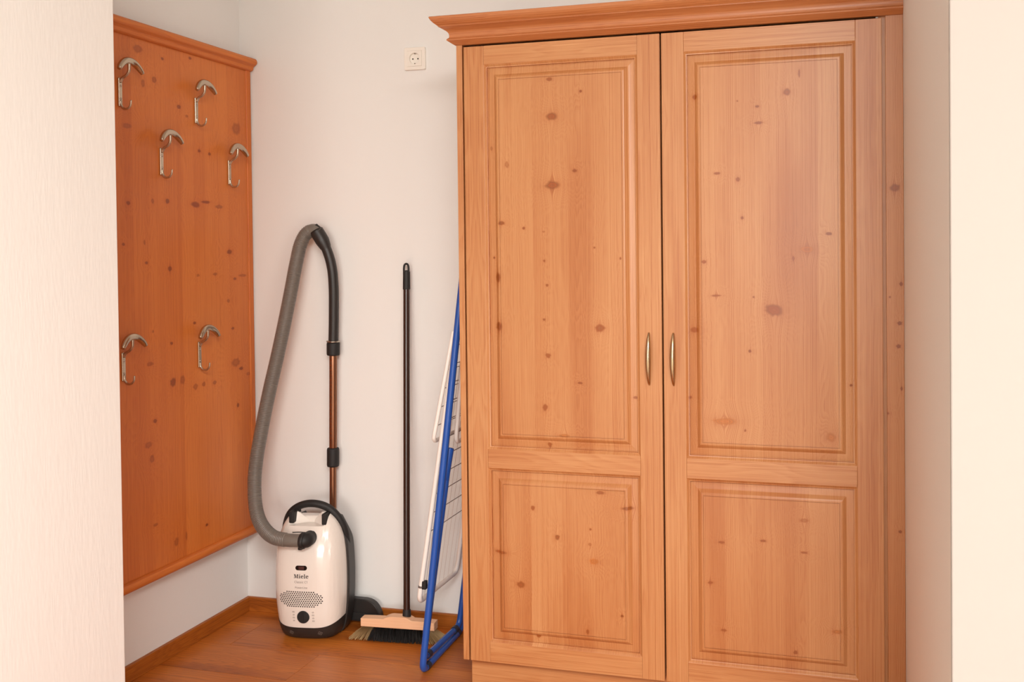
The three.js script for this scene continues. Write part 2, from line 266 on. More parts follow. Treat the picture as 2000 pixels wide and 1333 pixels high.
  const K = {
    UL: '1.324,1.686,16.7,11.4,2; 1.411,1.753,4.5,4.3,3; 1.391,1.530,6.8,4.6,3; 1.325,1.491,22.7,12.9,2; 1.188,1.554,6.1,10.0,1; 1.319,1.792,9.1,5.7,2; 1.169,1.386,10.6,5.7,2; 1.237,1.370,4.5,4.3,3; 1.297,1.359,4.5,2.9,1; 1.298,1.276,3.8,3.6,2; 1.306,1.206,4.5,4.3,2; 1.296,1.108,4.5,3.6,2; 1.307,1.005,7.6,7.1,2; 1.296,0.857,7.6,10.0,2; 1.461,1.086,15.2,11.4,2; 1.401,0.929,7.6,3.6,3; 1.156,1.228,9.1,15.7,3; 1.157,1.087,10.6,12.9,3; 1.142,1.286,3.8,3.6,3; 1.447,1.312,3.0,2.9,2; 1.522,1.281,3.0,4.3,2; 1.559,0.891,6.1,4.3,2; 1.352,0.777,16.7,5.7,4; 1.306,0.748,6.1,7.1,2; 1.137,1.603,4.5,7.1,1',
    LL: '1.256,0.565,6.1,7.1,2; 1.329,0.485,6.8,7.9,2; 1.217,0.339,13.6,10.0,2; 1.436,0.423,13.6,8.6,4; 1.456,0.620,12.1,5.7,2; 1.427,0.514,3.8,3.6,2; 1.425,0.471,5.3,5.0,1; 1.517,0.275,4.5,3.6,3; 1.416,0.221,4.5,8.6,2; 1.152,0.428,19.7,4.3,2; 1.536,0.579,19.7,5.0,2; 1.267,0.192,7.6,5.7,2',
    UR: '2.014,1.767,3.0,11.4,2; 1.982,1.720,10.6,10.0,2; 1.903,1.686,6.1,3.1,3; 1.906,1.642,12.1,4.0,3; 1.794,1.510,9.1,3.6,2; 1.850,1.492,6.1,5.7,2; 1.733,1.721,7.6,7.1,2; 1.850,1.703,2.4,2.3,2; 1.861,1.388,4.5,4.3,3; 2.088,1.342,7.6,5.0,3; 2.031,1.301,18.2,8.6,4; 1.996,1.278,3.8,5.7,2; 1.944,1.140,22.7,17.1,3; 1.879,1.028,4.5,4.3,3; 2.091,0.803,13.6,12.9,4; 2.143,0.941,3.8,3.6,3; 1.890,1.174,3.0,2.9,2; 1.865,0.812,3.0,3.6,3; 1.809,0.835,33.3,10.0,4; 1.789,1.178,13.6,2.9,2; 1.727,1.083,12.1,8.6,2; 1.714,0.896,4.5,4.3,3; 1.756,1.270,7.6,5.0,2',
    LR: '1.911,0.515,9.1,3.7,2; 1.798,0.503,9.1,3.7,2; 2.019,0.491,9.1,3.1,2; 1.767,0.390,7.6,3.7,2; 1.803,0.262,9.1,3.7,2; 1.995,0.220,6.1,5.7,2; 2.104,0.286,13.6,5.7,4; 2.020,0.577,12.1,5.7,1',
  };
  const Y1 = 1.8451, Y2 = 0.7294, Y3 = 0.6739, Y4 = 0.1635;
  function door(x0, x1, s0, s1, up, low, seed, handleX, label) {
    const d = new THREE.Group(); d.name = 'door'; d.userData.label = label; d.position.set(x0 - base[0], 0, ZF - T - base[2]); o.add(d);
    const loc = (g) => g.translate(-x0, 0, -(ZF - T));
    const fr = (a, b, c, e, grain, ou, ov) => loc(grainUV(rbox(a, b, c, e, ZF - T, ZF, 0.001, 2), grain, 0.6, 2.4, ou, ov));
    part('stile', fr(x0, s0 - 0.0002, YB, YT, 1, 0.11 * seed, 0.37 * seed), genericWood, d);
    part('stile', fr(s1 + 0.0002, x1, YB, YT, 1, 0.17 * seed + 0.2, 0.61 * seed), genericWood, d);
    part('rail', fr(s0, s1, Y1, YT, 0, 0.07 * seed, 0.5 * seed), genericWood, d);
    part('rail', fr(s0, s1, Y3, Y2, 0, 0.23 * seed, 0.8 * seed), genericWood, d);
    part('rail', fr(s0, s1, YB, Y4, 0, 0.31 * seed, 0.2 * seed), genericWood, d);
    const tx = (y0, y1, k, sd) => ({ x0: s0, y0, w: s1 - s0, h: y1 - y0, knots: knotList(k), seed: sd, ppm: 1100, ...SPRUCE, contrast: 1.05 });
    const tu = tx(Y2, Y1, up, seed * 7 + 60), tl = tx(Y4, Y3, low, seed * 7 + 63);
    part('panel', loc(raisedPanel(s0, s1, Y2, Y1, tu)), varnish(woodTexture(tu)), d);
    part('panel', loc(raisedPanel(s0, s1, Y4, Y3, tl)), varnish(woodTexture(tl)), d);
    const pts = []; for (let i = 0; i <= 16; i++) { const t = i / 16 * 2 - 1; pts.push(V(handleX, 1.0018 + 0.0725 * t, ZF + 0.0005 + 0.016 * Math.pow(Math.max(0, 1 - t * t), 0.75))); }
    const h = loc(tube(pts, (t) => 0.0024 + 0.0056 * Math.pow(Math.sin(Math.PI * clamp(t, 0.002, 0.998)), 0.8), { n: 48, sides: 16 }));
    part('handle', h, bronze, d, 'aged metal bow handle');
  }
  door(1.0578, 1.6374, 1.1194, 1.5737, K.UL, K.LL, 1, 1.6012, 'left wardrobe door with two raised panels');
  door(1.6422, 2.2235, 1.7040, 2.1572, K.UR, K.LR, 2, 1.6697, 'right wardrobe door with two raised panels');
}

// ------------------------------------------------------------------ coat panel and hooks
const XP = 0.045;
{
  const base = [0, 0.285, 0.52], o = thing('coat_rack', 'tall orange-brown wooden coat panel on the left wall carrying the hooks', 'coat rack', base);
  const local = (g) => g.translate(-base[0], -base[1], -base[2]);
  const Z0 = 0.005, Z1 = 1.04;
  const CP = '0.561,1.934,18.5,13.3,1; 0.455,1.924,6.6,5.0,2; 0.325,1.951,7.2,5.0,2; 0.542,1.832,8.4,13.3,1; 0.493,1.851,10.8,10.0,1; 0.383,1.783,9.4,6.7,2; 0.345,1.758,7.2,5.0,1; 0.611,1.693,18.3,8.3,1; 0.089,1.749,25.3,21.7,1; 0.287,1.650,7.6,5.0,2; 0.235,1.645,7.8,5.0,2; 0.443,1.475,9.3,8.3,2; 0.310,1.470,20.1,10.0,2; 0.258,1.481,23.4,5.0,2; 0.189,1.468,19.0,6.7,1; 0.611,1.461,8.3,6.7,2; 0.509,1.472,6.6,8.3,1; 0.138,1.313,14.0,8.3,2; 0.437,1.260,9.3,8.3,2; 0.540,1.280,6.5,5.0,2; 0.109,1.218,8.6,5.0,2; 0.065,1.229,23.4,5.0,1; 0.147,1.142,8.4,6.7,1; 0.634,1.337,6.1,5.0,2; 0.547,1.343,4.3,8.3,1; 0.303,1.235,7.6,5.0,1; 0.216,1.237,10.7,5.0,1; 0.431,0.896,13.9,13.3,2; 0.386,0.898,11.9,16.7,1; 0.325,0.866,12.3,10.0,1; 0.284,0.869,10.1,8.3,1; 0.228,0.867,10.5,6.7,1; 0.111,0.923,25.3,15.0,1; 0.082,0.898,11.4,6.7,2; 0.041,0.874,11.7,6.7,1; 0.515,0.786,8.7,6.7,2; 0.103,0.770,7.0,8.3,2; 0.435,1.021,7.0,5.0,2; 0.517,1.066,4.4,5.0,1; 0.324,1.078,7.5,5.0,2; 0.125,1.044,8.4,5.0,2; 0.545,0.717,16.9,10.0,1; 0.531,0.671,10.6,13.3,1; 0.532,0.966,15.2,6.7,1; 0.280,0.394,7.2,5.0,3; 0.428,0.381,10.9,13.3,1; 0.381,0.387,4.5,13.3,1; 0.520,0.462,10.4,5.0,1';
  const g = rbox(0.02, XP, 0.30, 1.985, Z0 + 0.026, Z1, 0.001); grainUV(g, 1, 1.1, 1.7, 0, -0.295);
  part('board', local(g), new THREE.MeshPhysicalMaterial({ map: woodTexture({ x0: 0, y0: 0.295, w: 1.1, h: 1.7, ppm: 800, knots: knotList(CP), seed: 77, boards: 0.085, ...COAT, contrast: 0.95, boardTone: 0.085 }), roughness: 0.42, clearcoat: 0.12, clearcoatRoughness: 0.4 }), o);
  part('edge_strip', local(grainUV(rbox(0.001, XP + 0.004, 0.30, 1.985, Z0, Z0 + 0.0265, 0.005, 3), 1, 0.6, 2.4, 0.2, 0.3)), coatPlain, o);
  part('batten', local(box(0.001, 0.02, 0.40, 0.46, 0.08, Z1 - 0.05)), coatPlain, o); part('batten', local(box(0.001, 0.02, 1.7, 1.76, 0.08, Z1 - 0.05)), coatPlain, o);
  // crown moulding: profile (outward x, y) pushed along z
  const sh = new THREE.Shape(); sh.moveTo(0.001, 1.966); sh.lineTo(XP + 0.006, 1.966); sh.quadraticCurveTo(XP + 0.016, 1.970, XP + 0.014, 1.977); sh.quadraticCurveTo(XP + 0.016, 1.982, XP + 0.025, 1.987); sh.quadraticCurveTo(XP + 0.034, 1.993, XP + 0.028, 2.004); sh.quadraticCurveTo(XP + 0.024, 2.009, XP + 0.012, 2.0095); sh.lineTo(0.001, 2.0095); sh.closePath();
  const cr = new THREE.ExtrudeGeometry(sh, { depth: Z1 - Z0 - 0.003, bevelEnabled: true, bevelSize: 0.0015, bevelThickness: 0.0015, bevelSegments: 2, curveSegments: 8 }); cr.translate(0, 0, Z0 + 0.0015);
  part('crown_moulding', local(grainUV(cr, 2, 0.6, 2.4, 0.1, 0.2)), coatPlain, o);
  const s2 = new THREE.Shape(); s2.moveTo(0.001, 0.2905); s2.lineTo(XP + 0.001, 0.2905); s2.absarc(XP + 0.001, 0.3065, 0.016, -Math.PI / 2, Math.PI / 2, false); s2.lineTo(0.001, 0.3225); s2.closePath();
  const rl = new THREE.ExtrudeGeometry(s2, { depth: Z1 - Z0, bevelEnabled: false, curveSegments: 14 }); rl.translate(0, 0, Z0);
  part('bottom_rail', local(grainUV(rl, 2, 0.6, 2.4, 0.35, 0.5)), coatPlain, o);

  const place = [[1.789, 0.640, 'highest metal coat hook, at the bright wall end of the coat panel'], [1.782, 0.302, 'upper metal coat hook just under the crown moulding, nearer the corner'], [1.598, 0.470, 'metal coat hook low in the middle of the upper four hooks'], [1.590, 0.134, 'metal coat hook beside the edge strip of the coat panel at the corner'], [0.971, 0.646, 'lower metal coat hook at the bright wall end, left of the lower pair'], [0.971, 0.306, 'lower metal coat hook toward the corner, right of the lower pair']];
  const first = thing('coat_hook', '', 'coat hook', [XP, 0, 0], 0, 'coat hooks on the wooden panel');
  part('back_plate', rbox(0, 0.006, -0.043, 0.043, -0.0075, 0.0075, 0.003, 3), nickel, first);
  part('stem', tube([V(0.004, 0.030, 0), V(0.012, 0.041, 0), V(0.026, 0.049, 0), V(0.035, 0.060, 0), V(0.0365, 0.074, 0), V(0.0365, 0.086, 0)], (t) => 0.0052 - 0.001 * Math.sin(t * Math.PI), { n: 30, sides: 12 }), nickel, first);
  const arc = []; for (let i = 0; i <= 14; i++) { const t = i / 14 * 2 - 1; arc.push(V(0.0375 + 0.006 * t * t, 0.091 - 0.031 * Math.pow(Math.abs(t), 2.1), 0.047 * t)); }
  part('hat_bar', tube(arc, (t) => 0.0104 * Math.pow(Math.sin(Math.PI * clamp(t, 0.02, 0.98)), 0.18), { n: 44, sides: 14 }), nickel, first);
  part('lower_hook', tube([V(0.004, -0.026, 0), V(0.0065, -0.040, 0), V(0.016, -0.050, 0), V(0.029, -0.050, 0), V(0.0385, -0.041, 0), V(0.0415, -0.026, 0)], (t) => 0.0044 - 0.0018 * t, { n: 30, sides: 12 }), nickel, first);
  for (const y of [0.018, -0.02]) part('screw', alongLine(lathe([[0.0001, 0.0026], [0.0022, 0.0022], [0.0034, 0.0008], [0.0035, 0]], 12), V(0.0058, y, 0), V(0.02, y, 0)), chrome, first);
  place.forEach(([y, z, label], i) => {
    let h = first; if (i) { h = first.clone(); h.name = numbered('coat_hook'); scene.add(h); h.userData = { ...first.userData }; }
    h.position.set(XP, y, z); h.userData.label = label;
  });
}

// ------------------------------------------------------------------ wall socket
{
  const o = thing('wall_socket', 'square cream power socket high on the back wall', 'power socket', [0.6913, 1.9743, FL * 0.6913], Math.atan(0.0207));
  const cream = std(0xf7f0e6, 0.28), sq = (h, r) => { const s = new THREE.Shape(); s.moveTo(-h + r, -h); s.lineTo(h - r, -h); s.quadraticCurveTo(h, -h, h, -h + r); s.lineTo(h, h - r); s.quadraticCurveTo(h, h, h - r, h); s.lineTo(-h + r, h); s.quadraticCurveTo(-h, h, -h, h - r); s.lineTo(-h, -h + r); s.quadraticCurveTo(-h, -h, -h + r, -h); return s; };
  const a = sq(0.0375, 0.004); const hole = new THREE.Path(); hole.moveTo(-0.0275, -0.0275); hole.lineTo(-0.0275, 0.0275); hole.lineTo(0.0275, 0.0275); hole.lineTo(0.0275, -0.0275); hole.closePath(); a.holes.push(hole);
  part('cover_frame', new THREE.ExtrudeGeometry(a, { depth: 0.006, bevelEnabled: true, bevelSize: 0.0015, bevelThickness: 0.004, bevelSegments: 4 }).translate(0, 0, 0.0005), cream, o);
  const b = sq(0.0258, 0.002), h2 = new THREE.Path(); h2.absarc(0, 0, 0.0198, 0, Math.PI * 2, true); b.holes.push(h2);
  part('insert', new THREE.ExtrudeGeometry(b, { depth: 0.010, bevelEnabled: true, bevelSize: 0.0006, bevelThickness: 0.0008, bevelSegments: 2, curveSegments: 32 }).translate(0, 0, 0.0006), cream, o);
  part('well', new THREE.CylinderGeometry(0.0196, 0.0196, 0.002, 36).rotateX(Math.PI / 2).translate(0, 0, 0.0015), cream, o);
  for (const s of [-1, 1]) { part('pin_hole', new THREE.CylinderGeometry(0.0026, 0.0026, 0.0006, 16).rotateX(Math.PI / 2).translate(s * 0.0095, 0, 0.0027), darkGap, o); part('earth_clip', rbox(-0.0022, 0.0022, s * 0.0175 - 0.0016, s * 0.0175 + 0.0016, 0.002, 0.0095, 0.0006), chrome, o); }
}

// ------------------------------------------------------------------ vacuum cleaner
{
  const base = [0.350, 0, 0.124], turn = 0.14;
  const o = thing('vacuum_cleaner', 'white and black canister vacuum cleaner standing upright with its grey hose and wand', 'vacuum cleaner', base, turn);
  const pw = (tab, y) => { for (let i = 0; i + 1 < tab.length; i++) if (y <= tab[i + 1][0] || i + 2 === tab.length) { const a = tab[i], b = tab[i + 1], t = clamp((y - a[0]) / (b[0] - a[0])), m = (j) => { const p = tab[Math.max(0, j - 1)], q = tab[Math.min(tab.length - 1, j + 1)]; return (q[1] - p[1]) / (q[0] - p[0]); }; const h = b[0] - a[0], t2 = t * t, t3 = t2 * t; return (2 * t3 - 3 * t2 + 1) * a[1] + (t3 - 2 * t2 + t) * h * m(i) + (-2 * t3 + 3 * t2) * b[1] + (t3 - t2) * h * m(i + 1); } };
  const WT = [[0.0, 0.084], [0.012, 0.098], [0.04, 0.108], [0.10, 0.116], [0.18, 0.120], [0.26, 0.1185], [0.32, 0.113], [0.365, 0.101], [0.395, 0.086], [0.415, 0.068], [0.425, 0.05]];
  const DT = [[0.0, 0.058], [0.012, 0.070], [0.04, 0.081], [0.10, 0.090], [0.18, 0.094], [0.26, 0.090], [0.32, 0.080], [0.365, 0.066], [0.395, 0.050], [0.415, 0.034], [0.425, 0.02]];
  const NE = 3.0, surf = (th, y, grow = 0) => { const w = pw(WT, y) + grow, d = pw(DT, y) + grow, c = Math.cos(th), s = Math.sin(th); return V(w * Math.sign(c) * Math.pow(Math.abs(c), 2 / NE), y, d * Math.pow(Math.max(0, s), 2 / NE)); };
  const zf = (x, y) => pw(DT, y) * Math.pow(Math.max(0, 1 - Math.pow(Math.abs(x) / pw(WT, y), NE)), 1 / NE);
  function loft(yLow, yHigh, grow, nu = 64, nv = 48, capTop) {
    const pos = [], idx = [], w = nu + 1;
    for (let j = 0; j <= nv; j++) for (let i = 0; i <= nu; i++) { const th = i / nu * Math.PI, y = lerp(yLow(th), yHigh(th), j / nv), p = surf(th, y, grow); pos.push(p.x, p.y, p.z); }
    for (let j = 0; j < nv; j++) for (let i = 0; i < nu; i++) { const a = j * w + i, b = a + w; idx.push(a, b, a + 1, b, b + 1, a + 1); }
    for (const [row, up] of [[0, 0], [nv, 1]]) { const y = pos[(row * w + nu / 2) * 3 + 1], k = pos.length / 3; pos.push(0, y, 0); for (let i = 0; i < nu; i++) { const a = row * w + i; if (up) idx.push(a, k, a + 1); else idx.push(a, a + 1, k); } }
    const g = new THREE.BufferGeometry(); g.setAttribute('position', new THREE.Float32BufferAttribute(pos, 3)); g.setIndex(idx); const c = toCreasedNormals(g, 0.7); c.setAttribute('uv', new THREE.Float32BufferAttribute(new Float32Array(c.attributes.position.count * 2), 2)); return c;
  }
  const seam = (th) => 0.046 + 0.022 * Math.pow(Math.abs(Math.cos(th)), 3);
  // shell top edge: lower in the middle where the grip opening lies
  const rim = (th) => { const x = Math.cos(th), c = Math.abs(x + 0.02); return 0.422 - 0.040 * smooth(0.66, 0.56, c); };
  const body = part('body_shell', loft(seam, rim, 0), whitePlastic, o, 'glossy white body shell');
  part('bumper', loft(() => 0.002, (th) => seam(th) - 0.0004, 0.0012, 64, 14), blackPlastic, o, 'black bumper around the foot');
  // chassis: the black rear half, outlined like the front
  const cs = new THREE.Shape(), N = 40; const side = []; for (let i = 0; i <= N; i++) { const y = 0.002 + i / N * 0.388; side.push([(pw(WT, y) + 0.0035) * (1 - 0.12 * smooth(0.31, 0.39, y)), y]); }
  cs.moveTo(-side[0][0], side[0][1]); for (const [x, y] of side) cs.lineTo(x, y); cs.lineTo(0.052, 0.400); cs.quadraticCurveTo(0.046, 0.384, 0.03, 0.384); cs.lineTo(-0.03, 0.384); cs.quadraticCurveTo(-0.046, 0.384, -0.052, 0.400);
  for (const [x, y] of side.slice().reverse()) cs.lineTo(-x, y); cs.closePath();
  part('chassis', new THREE.ExtrudeGeometry(cs, { depth: 0.048, bevelEnabled: true, bevelSize: 0.003, bevelThickness: 0.006, bevelSegments: 3, curveSegments: 12 }).translate(0, 0, -0.0545), blackPlastic, o, 'black rear chassis');
  // grip: an arch that runs over the top and down the right flank
  const arch = [V(-0.108, 0.335, -0.010), V(-0.100, 0.372, -0.006), V(-0.082, 0.408, 0.002), V(-0.052, 0.433, 0.008), V(-0.015, 0.4455, 0.010), V(0.022, 0.445, 0.009), V(0.056, 0.432, 0.004), V(0.084, 0.405, -0.003), V(0.103, 0.370, -0.010), V(0.1115, 0.325, -0.021), V(0.1105, 0.270, -0.036)];
  part('grip', tube(arch, (t) => 0.0085 + 0.0045 * Math.pow(Math.sin(t * Math.PI), 0.7), { n: 70, sides: 16 }), softBlack, o, 'black carrying grip');
  for (const [x0, x1, y0, y1] of [[-0.064, -0.046, 0.388, 0.428], [0.052, 0.068, 0.384, 0.422]]) part('grip_bracket', rbox(x0, x1, y0, y1, -0.012, 0.05, 0.004), softBlack, o);
  part('grip_tray', rbox(-0.05, 0.058, 0.376, 0.404, -0.03, 0.006, 0.004), whitePlastic, o);
  // latch of the dust compartment: a shallow plate on the shell
  function patch(fx, fy, nx, ny, lift) { // fx, fy: 0..1 -> local x, y on the shell
    const pos = [], uv = [], idx = []; for (let j = 0; j <= ny; j++) for (let i = 0; i <= nx; i++) { const x = fx(i / nx, j / ny), y = fy(i / nx, j / ny); pos.push(x, y, zf(x, y) + lift); uv.push(i / nx, j / ny); }
    for (let j = 0; j < ny; j++) for (let i = 0; i < nx; i++) { const a = j * (nx + 1) + i, b = a + nx + 1; idx.push(a, a + 1, b, b, a + 1, b + 1); }
    const g = new THREE.BufferGeometry(); g.setAttribute('position', new THREE.Float32BufferAttribute(pos, 3)); g.setAttribute('uv', new THREE.Float32BufferAttribute(uv, 2)); g.setIndex(idx); g.computeVertexNormals(); return g;
  }
  const disc = (cx, cy, rx, ry, lift, n = 28, rings = 3) => { const pos = [], idx = [], uv = []; pos.push(cx, cy, zf(cx, cy) + lift); uv.push(0.5, 0.5); for (let k = 1; k <= rings; k++) for (let i = 0; i < n; i++) { const a = i / n * Math.PI * 2, x = cx + rx * k / rings * Math.cos(a), y = cy + ry * k / rings * Math.sin(a); pos.push(x, y, zf(x, y) + lift); uv.push(0.5, 0.5); } for (let i = 0; i < n; i++) idx.push(0, 1 + i, 1 + (i + 1) % n); for (let k = 0; k + 1 < rings; k++) for (let i = 0; i < n; i++) { const a = 1 + k * n + i, b = 1 + k * n + (i + 1) % n; idx.push(a, a + n, b, b, a + n, b + n); } const g = new THREE.BufferGeometry(); g.setAttribute('position', new THREE.Float32BufferAttribute(pos, 3)); g.setAttribute('uv', new THREE.Float32BufferAttribute(uv, 2)); g.setIndex(idx); g.computeVertexNormals(); return g; };
  const latch = part('latch', patch((u) => lerp(-0.042, 0.030, u), (u, v) => lerp(0.366, 0.3815, v) - 0.006 * Math.pow(u - 0.4, 2) * 2, 12, 4, 0.0030), whitePlastic, o);
  part('latch_groove', patch((u) => lerp(-0.0435, 0.0315, u), (u, v) => lerp(0.3632, 0.3665, v) - 0.006 * Math.pow(u - 0.4, 2) * 2, 12, 2, 0.0018), softBlack, latch);
  // fill level window
  const stadium = (w, h) => { const gs = [disc(-w / 2, 0, 0, 0, 0)]; return gs; };
  const pill = (cx, cy, hw, r, lift) => { const g = []; g.push(disc(cx - hw, cy, r, r, lift, 20, 2), disc(cx + hw, cy, r, r, lift, 20, 2), patch((u) => lerp(cx - hw, cx + hw, u), (u, v) => lerp(cy - r, cy + r, v), 6, 4, lift)); return g; };
  const CXF = -0.003; // the middle line of the front, seen from the viewer
  part('level_window', pill(CXF, 0.2510, 0.0125, 0.0078, 0.0008), std(0x1a0f0b, 0.2), o);
  part('level_flag', patch((u) => lerp(CXF - 0.009, CXF + 0.010, u), (u, v) => lerp(0.2455, 0.2565, v), 4, 3, 0.0014), std(0x4a2620, 0.4), o);
  // vent: a shallow field of holes
  { const holes = [], R0 = 0.0026; for (let r = -4; r <= 4; r++) { const half = 0.076 * Math.sqrt(Math.max(0, 1 - Math.pow(Math.abs(r) / 4.9, 2.6))); for (let i = -20; i <= 20; i++) { const x = (i + (r & 1 ? 0.5 : 0)) * 0.0078; if (Math.abs(x) > half) continue; holes.push(disc(CXF + x - 0.004, 0.146 + r * 0.0062, R0, R0 * 0.92, 0.0006, 8, 1)); } }
    part('air_vent', holes, std(0x3a3029, 0.8), o, 'field of small dark vent holes').userData.kind = 'stuff'; }
  // dial
  { const y = 0.0855, x = CXF + 0.004, z = zf(x, y); const d = part('dial', lathe([[0.0001, 0.0062], [0.019, 0.0060], [0.0208, 0.0045], [0.0212, 0.0]], 40).rotateX(Math.PI / 2).translate(x, y, z - 0.001), softBlack, o, 'round black power dial');
    part('dial_ridge', rbox(x - 0.0022, x + 0.0022, y - 0.017, y + 0.017, z + 0.004, z + 0.0075, 0.001), softBlack, d); }
  // print
  function print(w, h, draw, x0, x1, y0, y1, lift = 0.0005, grow = 0) {
    const c = document.createElement('canvas'); c.width = w; c.height = h; const k = c.getContext('2d'); k.clearRect(0, 0, w, h); draw(k); const t = new THREE.CanvasTexture(c); t.colorSpace = THREE.SRGBColorSpace;
    return [patch((u) => lerp(x0, x1, u), (u, v) => lerp(y0, y1, v), 10, 6, lift + grow), new THREE.MeshPhysicalMaterial({ map: t, transparent: true, roughness: 0.4 })];
  }
  { const [g, m] = print(512, 320, (k) => { k.textAlign = 'center'; k.fillStyle = '#1c1210'; k.font = 'bold 104px serif'; k.fillText('Miele', 256, 96); k.fillStyle = '#8a786c'; k.font = '60px sans-serif'; k.fillText('Classic C1', 256, 190); k.fillStyle = '#8a786c'; k.font = '52px sans-serif'; k.fillText('PowerLine', 256, 296); }, CXF - 0.046, CXF + 0.046, 0.178, 0.2335); part('lettering', g, m, o); }
  for (const s of [-1, 1]) {
    const [g, m] = print(96, 384, (k) => { k.strokeStyle = '#8d7c70'; k.lineWidth = 6; k.fillStyle = '#8d7c70'; for (let i = 0; i < 4; i++) { const y = 50 + i * 94; if (i % 2 ? s > 0 : s < 0) { k.strokeRect(24, y - 22, 46, 40); k.fillRect(34, y - 8, 24, 12); } else { k.beginPath(); k.arc(48, y, 20, 0, 7); k.stroke(); k.beginPath(); k.moveTo(30, y + 18); k.lineTo(66, y - 18); k.stroke(); } } }, CXF + 0.004 + s * 0.034 - 0.007, CXF + 0.004 + s * 0.034 + 0.007, 0.0655, 0.107);
    part('power_symbols', g, m, o);
    const [g2, m2] = print(128, 128, (k) => { k.strokeStyle = '#7d746c'; k.lineWidth = 8; k.save(); k.translate(64, 64); k.rotate(0.5); k.strokeRect(-34, -34, 68, 68); k.beginPath(); if (s > 0) { k.moveTo(12, -24); k.lineTo(-12, 2); k.lineTo(12, 0); k.lineTo(-10, 26); } else { k.arc(0, 0, 16, 0.5, 5.6); } k.stroke(); k.restore(); }, CXF + 0.006 + s * 0.050 - 0.010, CXF + 0.006 + s * 0.050 + 0.010, 0.0165, 0.0365, 0.0016);
    part('button_symbol', g2, m2, o);
  }
  // ---- hose, handle tube and wand: world coordinates turned into the cleaner's own
  const inv = new THREE.Matrix4().makeRotationY(turn).setPosition(...base).invert(), W = (x, y, z) => V(x, y, z).applyMatrix4(inv);
  const hp = [W(0.3777, 0.3499, 0.235), W(0.3263, 0.3511, 0.243), W(0.2707, 0.3577, 0.24), W(0.2197, 0.3863, 0.225), W(0.1848, 0.4273, 0.205), W(0.1642, 0.5087, 0.185), W(0.1612, 0.5845, 0.17), W(0.1750, 0.6972, 0.155), W(0.1952, 0.8195, 0.14), W(0.2196, 0.9425, 0.125), W(0.2421, 1.066, 0.11), W(0.2583, 1.1721, 0.095), W(0.2726, 1.2753, 0.08), W(0.2843, 1.3413, 0.068), W(0.3021, 1.3752, 0.060), W(0.3275, 1.3865, 0.056), W(0.3476, 1.3745, 0.053)];
  const RIDGES = 215, NH = RIDGES * 6;
  part('hose', tube(hp, (t) => { return 0.0218 + 0.0017 * Math.pow(0.5 + 0.5 * Math.cos(t * RIDGES * Math.PI * 2), 0.7) * (t < 0.045 || t > 0.972 ? 0 : 1); }, { n: NH, sides: 22 }), greyHose, o, 'ribbed grey suction hose');
  const hc = new THREE.CatmullRomCurve3(hp, false, 'centripetal'), e0 = hc.getPointAt(0), t0 = hc.getTangentAt(0);
  part('hose_socket', [alongLine(lathe([[0.0226, 0.0], [0.0262, 0.001], [0.0270, 0.005], [0.0270, 0.011], [0.0250, 0.015], [0.0232, 0.016]], 36), e0.clone().addScaledVector(t0, -0.010), e0.clone().addScaledVector(t0, 0.02)),
    tube([e0.clone().addScaledVector(t0, 0.002), e0.clone().addScaledVector(t0, -0.010).add(V(0, 0, -0.003)), V(e0.x + 0.009, e0.y - 0.002, zf(e0.x + 0.009, e0.y) + 0.012), V(e0.x + 0.008, e0.y - 0.003, zf(e0.x + 0.008, e0.y) - 0.012)], 0.0238, { n: 24, sides: 28 }),
    rbox(e0.x - 0.018, e0.x - 0.004, e0.y - 0.034, e0.y - 0.022, e0.z - 0.018, e0.z - 0.004, 0.003)], softBlack, o, 'black swivel socket of the hose');
  const tp = [W(0.3362, 1.3838, 0.054), W(0.3560, 1.3515, 0.051), W(0.375, 1.31, 0.047), W(0.3878, 1.2561, 0.042), W(0.3914, 1.1878, 0.038), W(0.3885, 1.0977, 0.034), W(0.3836, 0.9983, 0.031), W(0.3826, 0.978, 0.031)];
  part('handle_tube', tube(tp, (t) => t < 0.10 ? 0.0242 : t < 0.17 ? lerp(0.0242, 0.0185, (t - 0.10) / 0.07) : 0.0172, { n: 70, sides: 20 }), blackPlastic, o, 'curved black handle tube');
  part('handle_line', tube([W(0.3775, 1.250, 0.0535), W(0.3815, 1.185, 0.0495), W(0.3785, 1.098, 0.0455), W(0.3742, 1.005, 0.0425)], 0.0014, { n: 30, sides: 8 }), greyHose, o);  // thin grey line along the handle tube
  part('handle_clip', [tube([W(0.3385, 1.404, 0.060), W(0.3560, 1.386, 0.058), W(0.3705, 1.352, 0.053), W(0.381, 1.330, 0.05)], 0.006, { n: 20, sides: 10 })], softBlack, o);
  const ax = (y, off = 0) => W(lerp(0.3691, 0.3826, (y - 0.408) / 0.57) + off, y, lerp(0.0255, 0.031, (y - 0.408) / 0.57));
  part('wand_collar', alongLine(lathe([[0.0165, 0], [0.0212, 0.0015], [0.0226, 0.006], [0.0228, 0.042], [0.0215, 0.046], [0.0172, 0.0465]], 30), ax(0.9445), ax(1.0)), softBlack, o);
  part('collar_ring', alongLine(lathe([[0.0165, 0], [0.0236, 0.0006], [0.0240, 0.003], [0.0236, 0.0056], [0.0165, 0.0062]], 30), ax(0.9915), ax(1.05)), chrome, o);
  part('wand', tube([ax(0.60), ax(0.95)], 0.0135, { n: 4, sides: 24 }), copper, o, 'copper-coloured inner wand tube');
  { const notches = []; for (let i = 0; i < 17; i++) { const y = 0.655 + i * 0.0172, c = ax(y); notches.push(rbox(c.x - 0.0075, c.x + 0.0015, y - 0.0048, y + 0.0012, c.z + 0.0105, c.z + 0.0137, 0.001, 1)); } part('wand_notches', notches, std(0x8a4f30, 0.35, { metalness: 0.8 }), o); }
